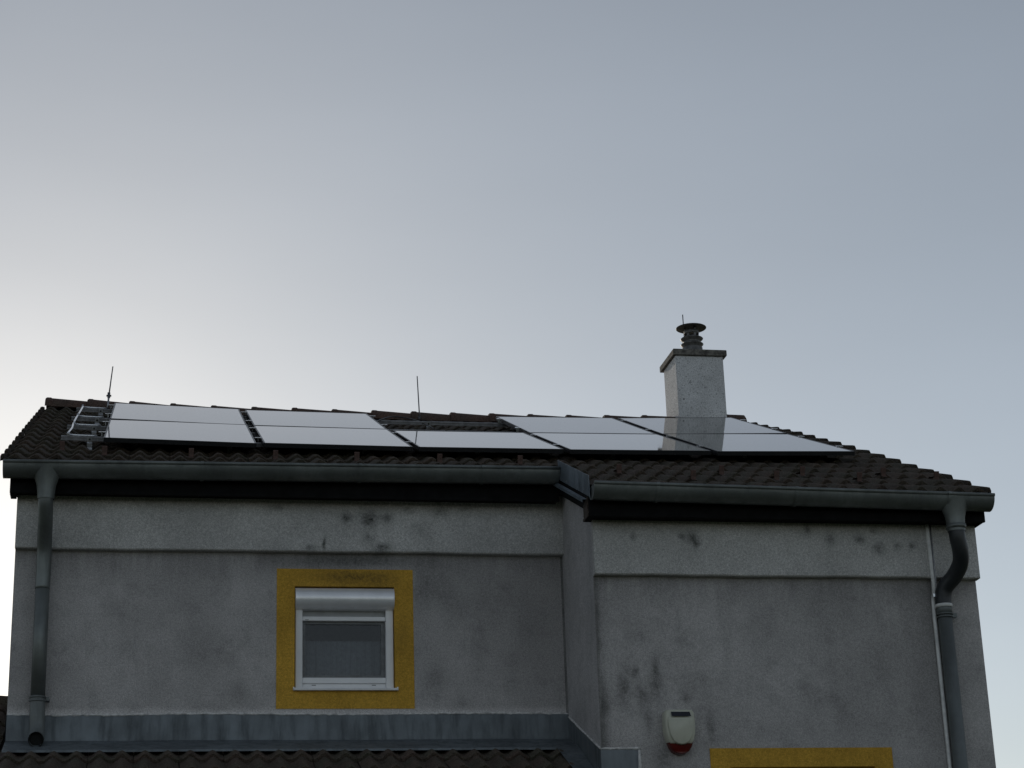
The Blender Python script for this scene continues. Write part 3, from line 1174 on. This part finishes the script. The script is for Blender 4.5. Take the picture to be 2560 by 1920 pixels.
for k in range(6):
    m = MB()
    a = 2 * math.pi * (k + .5) / 6 + .26
    ca, sa_ = math.cos(a), math.sin(a)
    c_ = Vector((cx + .072 * ca, cy + .072 * sa_, 0))
    tt = Vector((-sa_, ca, 0)) * .013
    nn = Vector((ca, sa_, 0)) * .003
    m.grid([[c_ - tt - nn + Vector((0, 0, z)), c_ + tt - nn + Vector((0, 0, z)), c_ + tt + nn + Vector((0, 0, z)), c_ - tt + nn + Vector((0, 0, z))] for z in (8.724, 8.758)], closed=True, smooth=False)
    sub(m.build('vent_post', M_cowl), ch)
m = MB()
m.lathe((cx, cy, 0), [(.073, 8.755), (.078, 8.755), (.078, 8.792), (.073, 8.792), (.073, 8.755)], 28)
sub(m.build('collar', M_cowl, recalc=False), ch)
for k in range(3):
    a = 2 * math.pi * k / 3 - 1.2
    m = MB()
    m.tube([(cx + .064 * math.cos(a), cy + .064 * math.sin(a), 8.775), (cx + .064 * math.cos(a), cy + .064 * math.sin(a), 8.835)], .010, 8)
    sub(m.build('hood_stay', M_cowl), ch)
m = MB()
m.lathe((cx, cy, 8.40), [(.001, .442), (.10, .436), (.158, .427), (.160, .424), (.157, .421), (.10, .426), (.001, .431)], 36)
sub(m.build('hood', M_cowl, recalc=False), ch)

# ------------------------------------------------------------------ lower roof
lroof = hp(empty('lower_roof'))
LY0, LZ0 = -.40, 3.652              # reference point on the lower roof surface
LTW = .305


def LP(u, v, h=0.0):
    return Vector((u, LY0, LZ0)) + UPS * v + NRM * h


def sub2(o, par):
    o.parent = par
    return o


lvar = [tile_mesh('roof_tile', M_tile_low, tw=LTW, seed=30 + i, crest=.043) for i in range(4)]
lv_right = tile_mesh('roof_tile', M_tile_low, tw=LTW, flap=1, seed=40, crest=.043)
rot = Matrix((Vector((1, 0, 0)), UPS, NRM)).transposed().to_4x4()
for c in range(-3, 14):
    u = -1.02 + c * LTW
    for k in range(-5, 5):
        v = -.02 + k * ROW
        if c >= 0 and k > 0:
            continue
        if u + LTW > 3.02 and k > -3:
            continue
        me = lv_right if c == 13 else lvar[random.randrange(4)]
        o = bpy.data.objects.new('roof_tile', me)
        col.objects.link(o)
        sub2(o, lroof)
        p = LP(u + random.uniform(-.002, .002), v + random.uniform(-.006, .006), random.uniform(-.002, .003))
        o.matrix_basis = Matrix.Translation(p) @ rot @ Matrix.Rotation(R(random.uniform(-.5, .5)), 4, 'Z') @ Matrix.Rotation(R(random.uniform(-.3, .5)), 4, 'X')
m = MB()
for (x0, x1, v0, v1) in ((-1.90, -1.0, -1.75, 1.62), (-1.0, XS - .005, -1.75, .30), (XS - .005, 3.22, -1.75, -.75)):
    m.grid([[LP(x, v, -.05) for x in (x0, x1)] for v in (v0, v1)], smooth=False)
    m.grid([[LP(x, v, -.09) for x in (x1, x0)] for v in (v0, v1)], smooth=False)
sub2(m.build('roof_deck', M_deck, recalc=False), lroof)
# short ridge where the lower roof runs on past the gable
for i in range(2):
    o = bpy.data.objects.new('ridge_tile', rv[i])
    col.objects.link(o)
    o.material_slots[0].link = 'OBJECT'
    o.material_slots[0].material = M_tile_low
    sub2(o, lroof)
    o.matrix_basis = Matrix.Translation(LP(-1.82 + .395 * i, 1.66, -.03))
m = MB()
m.quad((-1.9, LP(0, -1.7).y, 0), (3.2, LP(0, -1.7).y, 0), (3.2, LP(0, -1.7).y, LP(0, -1.7, -.09).z), (-1.9, LP(0, -1.7).y, LP(0, -1.7, -.09).z))
m.quad((3.2, LP(0, -1.7).y, 0), (3.2, -DS, 0), (3.2, -DS, roof_z(-DS) - 2.4), (3.2, LP(0, -1.7).y, LP(0, -1.7, -.09).z))
m.quad((-1.9, LP(0, -1.7).y, 0), (-1.9, 1.3, 0), (-1.9, 1.3, LP(0, 1.6, -.09).z), (-1.9, LP(0, -1.7).y, LP(0, -1.7, -.09).z))
hp(m.build('annex_wall', M_wall_plain, recalc=False))

# sheet flashing between the lower roof and the walls
fl = hp(empty('flashing'))
m = MB()
n = 60
top, mid, low, lip = [], [], [], []
for i in range(n + 1):
    x = XL + .0 + (XS - .004 - XL) * i / n
    wv = .003 * math.sin(x * 3.3) + .0015 * math.sin(x * 11)
    top.append((x, -.008 - .002 * math.sin(x * 5), 4.017 + wv))
    mid.append((x, -.022, 3.836 + wv * .4))
    low.append((x, -.315, 3.728 + wv * .3))
    lip.append((x, -.318, 3.712 + wv * .3))
m.grid([top, mid], smooth=True)
m.grid([mid, low], smooth=False)
m.grid([low, lip], smooth=False)
sub(m.build('apron', M_flash, recalc=False), fl)
m = MB()
zt = lambda y: 3.99 + .385 * (y + .005) / 1.003
sx_ = XS - .006
m.quad((sx_, -.008, zt(0)), (sx_, -DS - .01, zt(-DS)), (sx_ - .004, -DS - .01, zt(-DS) - .40), (sx_ - .004, -.02, zt(0) - .35))
m.quad((sx_ - .16, -.32, 3.728), (sx_ - .005, -.32, 3.745), (sx_ - .005, -1.05, 3.40), (sx_ - .16, -1.05, 3.42))
m.quad((sx_, -DS - .008, 3.602), (XS + .262, -DS - .008, 3.602), (XS + .247, -DS - .016, 3.2), (sx_ - .002, -DS - .016, 3.2))
sub(m.build('side_flashing', M_flash, recalc=False), fl)
m = MB()
m.quad((XL - .006, -.01, 4.017), (XL - .006, 1.0, 4.40), (XL - .006, 1.0, 4.15), (XL - .006, -.05, 3.74))
sub(m.build('side_flashing', M_flash, recalc=False), fl)
# uneven mortar bead over the flashing
m = MB()
pts, rad = [], []
for i in range(140):
    x = XL + (XS - XL) * i / 139
    pts.append((x, -.004, 4.022 + .0035 * math.sin(x * 3.3) + random.uniform(-.003, .003)))
    rad.append(random.uniform(.005, .011))
m.tube(pts, rad, 6)
pts = [(XS - .002, -.002 - .1 * k, zt(-.1 * k) + .006 + random.uniform(-.002, .002)) for k in range(11)]
m.tube(pts, [random.uniform(.006, .010) for _ in pts], 6)
pts = [(XS + .03 * k, -DS - .004, 3.609 + random.uniform(-.002, .002)) for k in range(10)]
m.tube(pts, [random.uniform(.006, .011) for _ in pts], 6)
m.tube([(XS + .262, -DS - .004, 3.60), (XS + .262, -DS - .004, 3.5), (XS + .250, -DS - .004, 3.4)], [.010, .014, .014], 6)
sub(m.build('mortar_bead', M_caulk), fl)

# ------------------------------------------------------------------ solar panels
PW, PH = 1.136, 1.735
VB, VM = .605, 2.363
OFF = {0: ((.106, .095, .114, .088), (.114, .088, .125, .094)),
       1: ((.093, .093, .088, .079), (.088, .079, .088, .083)),
       2: ((.090, .098, .072, .079), None),
       3: ((.095, .110, .080, .092), (.080, .092, .084, .099)),
       4: ((.112, .126, .093, .127), (.093, .127, .099, .131))}
PU = [-.400, .791, 1.975, 3.162, 4.352]
PLAB = {(0, 0): 'lower solar panel at the left end of the array beside the bare rail ends',
        (0, 1): 'upper solar panel at the left end of the array beneath the left lightning rod',
        (1, 0): 'lower solar panel second from the left, left of the panel under the gap',
        (1, 1): 'upper solar panel with its right edge on the gap in the top row',
        (2, 0): 'lower solar panel right below the gap in the top row',
        (3, 0): 'lower solar panel right of the one below the gap, chimney reflected in its right end',
        (3, 1): 'upper solar panel with its left edge on the gap, two bright clamps on it',
        (4, 0): 'lower solar panel at the right end of the array, ending near the right verge',
        (4, 1): 'upper solar panel at the right end, right below the chimney'}


def fm():
    f = MB()
    b = .012
    d = .035
    f.box(0, b, 0, PH, -d, 0)
    f.box(PW - b, PW, 0, PH, -d, 0)
    f.box(b, PW - b, 0, b, -d, 0)
    f.box(b, PW - b, PH - b, PH, -d, 0)
    return f


f_me = fm().mesh('frame', M_frame)
g_ = MB()
g_.quad((.012, .012, -.0015), (PW - .012, .012, -.0015), (PW - .012, PH - .012, -.0015), (.012, PH - .012, -.0015))
g_me = g_.mesh('cell_glass', M_pv)
g_ = MB()
g_.quad((.012, .012, -.008), (.012, PH - .012, -.008), (PW - .012, PH - .012, -.008), (PW - .012, .012, -.008))
b_me = g_.mesh('back_sheet', M_seal)
PLANE = {}
for c in range(5):
    for rI in range(2):
        of = OFF[c][rI]
        if of is None:
            continue
        vb = VB if rI == 0 else VM
        A = RP(PU[c], vb, of[0], False)
        B = RP(PU[c] + PW, vb, of[1], False)
        C_ = RP(PU[c], vb + PH, of[2], False)
        D_ = RP(PU[c] + PW, vb + PH, of[3], False)
        ex_ = ((B - A) + (D_ - C_)).normalized()
        ey_ = ((C_ - A) + (D_ - B)).normalized()
        nz = ex_.cross(ey_).normalized()
        ey_ = nz.cross(ex_)
        cen = (A + B + C_ + D_) / 4
        org = cen - ex_ * PW / 2 - ey_ * PH / 2
        Mx = Matrix((ex_, ey_, nz)).transposed().to_4x4()
        Mx.translation = org
        PLANE[(c, rI)] = Mx
        p = empty('solar_panel', (0, 0, 0), PLAB[(c, rI)], 'solar panel', 'solar panels on the front roof slope')
        p.matrix_basis = Mx
        for nm, me in (('frame', f_me), ('cell_glass', g_me), ('back_sheet', b_me)):
            o = bpy.data.objects.new(nm, me)
            col.objects.link(o)
            o.parent = p


def on_panel(c, rI, x, y, z=0.0):
    return PLANE[(c, rI)] @ Vector((x, y, z))


# rails with hooks and clamps
RAILV = [(0, .43), (0, 1.42), (1, .42), (1, 1.40)]
RLAB = ['lowest mounting rail, its bare end sticking out left of the lower panels',
        'second mounting rail from the bottom, sticking out left of the lower panels',
        'third mounting rail from the bottom, sticking out left of the upper panels',
        'topmost mounting rail, visible across the gap in the top row']
for ri, (rI, y) in enumerate(RAILV):
    pts = []
    u_end = -.73
    cols_ = [c for c in range(5) if (c, rI) in PLANE]
    a = on_panel(0, rI, 0, y, -.036)
    b = on_panel(0, rI, PW, y, -.036)
    pts.append(a + (a - b).normalized() * .33)
    for c in cols_:
        pts.append(on_panel(c, rI, 0.0, y, -.0365))
        pts.append(on_panel(c, rI, PW, y, -.0365))
    root = empty('mounting_rail', pts[0], RLAB[ri], 'mounting rail', 'aluminium mounting rails under the solar panels')
    inv = Matrix.Translation(-pts[0])

    def rsub(o):
        o.parent = root
        o.matrix_parent_inverse = inv
        return o
    m = MB()
    sec = [(-.02, 0), (-.02, -.012), (-.0165, -.014), (-.0165, -.022), (-.02, -.024), (-.02, -.032), (.02, -.032), (.02, 0), (.006, 0), (.006, -.006), (-.006, -.006), (-.006, 0)]
    rows = [[p + UPS * q[0] + NRM * q[1] for q in sec] for p in pts]
    m.grid(rows, closed=True, smooth=False)
    m.quad(*rows[0])
    m.quad(*rows[-1])
    rsub(m.build('rail', M_alu, recalc=True))
    # roof hooks under the rail
    hooks = [-.515] + ([.55, 1.6, 2.5, 3.6, 4.7] if ri != 3 else [.4, 1.5, 2.47, 3.6, 4.7])
    for hu in hooks:
        # height of the rail there
        s = None
        for i in range(len(pts) - 1):
            if pts[i].x <= hu <= pts[i + 1].x:
                s = pts[i].lerp(pts[i + 1], (hu - pts[i].x) / (pts[i + 1].x - pts[i].x))
        if s is None:
            continue
        m = MB()
        hw = .019
        base = s + UPS * (-.0215)
        dep = .0
        pr = [(0, .004), (0, -.045), (-.004, -.05), (-.004, -.085), (-.07, -.094), (-.075, -.10), (.06, -.105)]
        ed = []
        for (a_, h_) in pr:
            q = base + UPS * a_ + NRM * h_
            ed.append([q + Vector((-hw, 0, 0)), q + Vector((hw, 0, 0)), q + Vector((hw, 0, 0)) - UPS * .005 + NRM * .002, q + Vector((-hw, 0, 0)) - UPS * .005 + NRM * .002])
        m.grid(ed, closed=True, smooth=False)
        hk = rsub(m.build('roof_hook', M_steel, recalc=True))
        m = MB()
        bp = base - UPS * .006 + NRM * (-.018)
        m.tube([bp, bp - UPS * .008], .008, 6)
        o = m.build('bolt', M_seal, hk)
    # clamps holding the panel edges
    def clamp(c, x):
        q = on_panel(c, rI, x, y, .0)
        m = MB()
        m.tube([q - NRM * .03, q + NRM * .007], .006, 8)
        hw = .027
        pl = [[q + Vector((sx * hw, 0, 0)) + UPS * sv * .017 + NRM * hh for sx, sv in ((-1, -1), (1, -1), (1, 1), (-1, 1))] for hh in (.001, .0045)]
        m.grid(pl, closed=True, smooth=False)
        m.quad(*pl[1])
        rsub(m.build('panel_clamp', M_alu_bright, recalc=False))
    for c in cols_:
        clamp(c, -.022)
        if c == cols_[-1] or (c + 1) not in cols_:
            clamp(c, PW + .022)
    if rI == 1:
        # bright end clamps on the left edge of the panel right of the gap
        q = on_panel(3, 1, -.028, y, -.01)
        m = MB()
        ed = [[q + Vector((-.014, 0, 0)) + UPS * a_ + NRM * h_, q + Vector((.014, 0, 0)) + UPS * a_ + NRM * h_] for a_, h_ in ((-.024, -.03), (-.022, .012), (.05, .016))]
        m.grid(ed, smooth=False)
        rsub(m.build('end_clamp', M_alu_bright, recalc=False))

# lightning conductor wire over the rail ends
lc = empty('lightning_conductor', tuple(RP(-.7, .9, .08)), 'bent aluminium wire tying the four bare rail ends together left of the panels', 'wire')
inv = Matrix.Translation(-lc.location)


def lsub(o):
    o.parent = lc
    o.matrix_parent_inverse = inv
    return o


ends = []
for ri, (rI, y) in enumerate(RAILV):
    a = on_panel(0, rI, 0, y, -.0365)
    b = on_panel(0, rI, PW, y, -.0365)
    d = (a - b).normalized()
    ends.append((a, d))
path = []
for i, (a, d) in enumerate(ends):
    path.append(a + d * (.285 - .004 * i) + NRM * .014)
    if i < 3:
        a2, d2 = ends[i + 1]
        mid_ = (a + d * .275 + a2 + d2 * .275) / 2 + NRM * .018 + Vector((.004 * (-1) ** i, 0, 0))
        path.append(mid_)
m = MB()
m.tube(bez(path, 6), .0075, 8)
lsub(m.build('cross_wire', M_alu_bright))
for a, d in ends:
    m = MB()
    m.tube([a + d * .265 + NRM * .010, a + d * .20 + NRM * .0075, a + d * .06 + NRM * .007], .0062, 8)
    lsub(m.build('rail_wire', M_alu_bright))
    m = MB()
    q = a + d * .275 + NRM * .006
    m.tube([q - UPS * .02, q + UPS * .02], .014, 6)
    m.tube([q - UPS * .0 + NRM * .0, q + NRM * .025], .008, 6)
    lsub(m.build('wire_clamp', M_steel))

# lightning rods
a, d = ends[3]
b0_ = a + d * .055 + NRM * .01
rod = empty('lightning_rod', tuple(b0_), 'thin lightning rod with a clamp knob at the left end of the ridge', 'lightning rod', 'lightning rods')
inv = Matrix.Translation(-b0_)


def build_under(m, name, mat, root, **kw):
    o = m.build(name, mat, root, **kw)
    o.matrix_parent_inverse = Matrix.Translation(-root.location)
    return o


knob = b0_ + Vector((.006, .05, .135))
tip = knob + Vector((.026, .02, .29))
m = MB(); m.tube([b0_, b0_ + Vector((.003, .015, .05)), knob], .0085, 8); build_under(m, 'foot_wire', M_alu, rod)
m = MB(); m.tube([knob - Vector((.022, 0, 0)), knob + Vector((.022, 0, 0))], .009, 8); m.tube([knob - Vector((0, 0, .022)), knob + Vector((0, 0, .03))], .013, 8); build_under(m, 'clamp_knob', M_rod, rod)
m = MB(); m.tube([knob, tip], [.0065, .0048], 8); build_under(m, 'rod', M_rod, rod)

b1_ = RP(2.545, RIDGE_V - .16, .07)
rod = empty('lightning_rod', tuple(b1_), 'thin lightning rod rising from the ridge over the gap in the panels', 'lightning rod', 'lightning rods')
m = MB(); m.tube([b1_ - NRM * .07, b1_, b1_ + Vector((-.016, 0, .40))], [.007, .0065, .005], 8); build_under(m, 'rod', M_rod, rod)
m = MB(); m.tube([b1_ - NRM * .07, b1_ - NRM * .02], .012, 8); build_under(m, 'foot', M_rod, rod)
b2_ = Vector((5.46, CY1 + .05, 8.42))
rod = empty('lightning_rod', tuple(b2_), 'short lightning rod behind the hood of the chimney flue', 'lightning rod', 'lightning rods')
m = MB(); m.tube([b2_, b2_ + Vector((-.004, 0, .665))], .0055, 8); build_under(m, 'rod', M_rod, rod)
m = MB(); m.box(b2_.x - .02, b2_.x + .02, CY1 - .0, b2_.y + .012, 8.435, 8.46); build_under(m, 'bracket', M_rod, rod)

# loose cable in the gap of the array
q0 = on_panel(1, 1, PW + .005, 1.05, -.03)
pts = bez([q0, RP(2.05, 3.85, .085), RP(2.19, 4.2, .088), RP(2.32, 4.15, .08), RP(2.40, 3.85, .07), RP(2.47, 3.3, .04)], 8)
cb = empty('cable', tuple(q0), 'black cable looping over the top rail in the gap between panels', 'cable')
m = MB(); m.tube(pts, .006, 8); build_under(m, 'cable_loop', M_cable, cb)

# metal ball clamp on the ridge left of the chimney
q = RP(5.235, RIDGE_V - .1, .085)
kb = empty('ridge_clamp', tuple(q), 'small shiny round clamp on the ridge at the left foot of the chimney', 'clamp')
m = MB(); m.lathe(q, [(.001, .03), (.02, .026), (.032, .01), (.034, -.005), (.028, -.022), (.012, -.035)], 12); build_under(m, 'clamp_cap', M_alu, kb, recalc=False)
m = MB(); m.tube([q - Vector((0, 0, .10)), q - Vector((0, 0, .02))], .009, 8); build_under(m, 'stem', M_rod, kb)

# ------------------------------------------------------------------ alarm siren
sr = empty('alarm_siren', (3.566, -DS, 3.56), 'cream alarm siren with a red lens at its foot on the right wall', 'alarm siren')
SY = -DS


def shell(outline, y0, y1, shrink, cxz):
    """a soft-edged shield: outline at the wall, stepping in towards the front"""
    m = MB()
    rows = []
    for (s, y) in ((1.0, y0), (1.0, y0 + (y1 - y0) * .55), (1 - .3 * shrink, y0 + (y1 - y0) * .8), (1 - .65 * shrink, y0 + (y1 - y0) * .94), (1 - shrink, y1)):
        rows.append([(cxz[0] + (x - cxz[0]) * s, y, cxz[1] + (z - cxz[1]) * s) for x, z in outline])
    m.grid(rows, closed=True)
    m.quad(*rows[-1])
    return m


cx_, cz_ = 3.562, 3.74
half = [(.0, .128), (.06, .128), (.092, .124), (.104, .108), (.109, .06), (.110, .01), (.106, -.04), (.094, -.085), (.078, -.112)]
out = [(cx_ + x, cz_ + z) for x, z in half] + [(cx_ - x, cz_ + z) for x, z in reversed(half[1:])]
build_under(shell(out, SY + .002, SY - .075, .10, (cx_, cz_)), 'housing', M_cream, sr, recalc=True, sharp=50)
half = [(.0, .066), (.088, .066), (.092, .05), (.090, .0), (.078, -.055), (.055, -.095), (.03, -.112), (0, -.118)]
out = [(cx_ + x, cz_ + z) for x, z in half] + [(cx_ - x, cz_ + z) for x, z in reversed(half[1:-1])]
build_under(shell(out, SY - .066, SY - .092, .07, (cx_, cz_)), 'front_shield', M_cream, sr, recalc=True, sharp=50)
half = [(.0, -.09), (.089, -.098), (.080, -.125), (.058, -.16), (.03, -.176), (0, -.181)]
out = [(cx_ + x, cz_ + z) for x, z in half] + [(cx_ - x, cz_ + z) for x, z in reversed(half[1:-1])]
build_under(shell(out, SY + .002, SY - .064, .14, (cx_, cz_ - .12)), 'lens', M_red, sr, recalc=True, sharp=50)
m = MB()
m.quad((cx_ - .066, SY - .080, cz_ + .106), (cx_ + .066, SY - .080, cz_ + .106), (cx_ + .074, SY - .090, cz_ + .074), (cx_ - .062, SY - .090, cz_ + .074))
m.quad((cx_ - .075, SY - .060, cz_ + .118), (cx_ + .070, SY - .060, cz_ + .118), (cx_ + .080, SY - .070, cz_ + .086), (cx_ - .066, SY - .070, cz_ + .086))
build_under(m, 'solar_strip', M_blackpanel, sr, recalc=True)

# ------------------------------------------------------------------ cable conduit beside the right downpipe
cd = empty('conduit', (5.495, -DS - .02, 0), 'thin white cable conduit running down the wall beside the right downpipe', 'conduit')
m = MB()
m.tube(bez([(5.488, -1.088, 5.20), (5.490, -1.088, 4.85), (5.494, -1.084, 4.79), (5.500, -1.06, 4.70), (5.498, -1.036, 4.60), (5.497, -1.036, 4.0), (5.497, -1.036, 0.3)], 5), .0145, 10)
build_under(m, 'tube', M_conduit, cd)
m = MB()
m.tube([(5.512, -1.085, 5.20), (5.514, -1.085, 4.83), (5.516, -1.07, 4.70), (5.516, -1.05, 4.62)], .006, 8)
build_under(m, 'wire', M_alu, cd)
m = MB()
m.box(5.487, 5.532, -1.082, -1.072, 4.668, 4.69)
build_under(m, 'clip', M_alu_bright, cd)
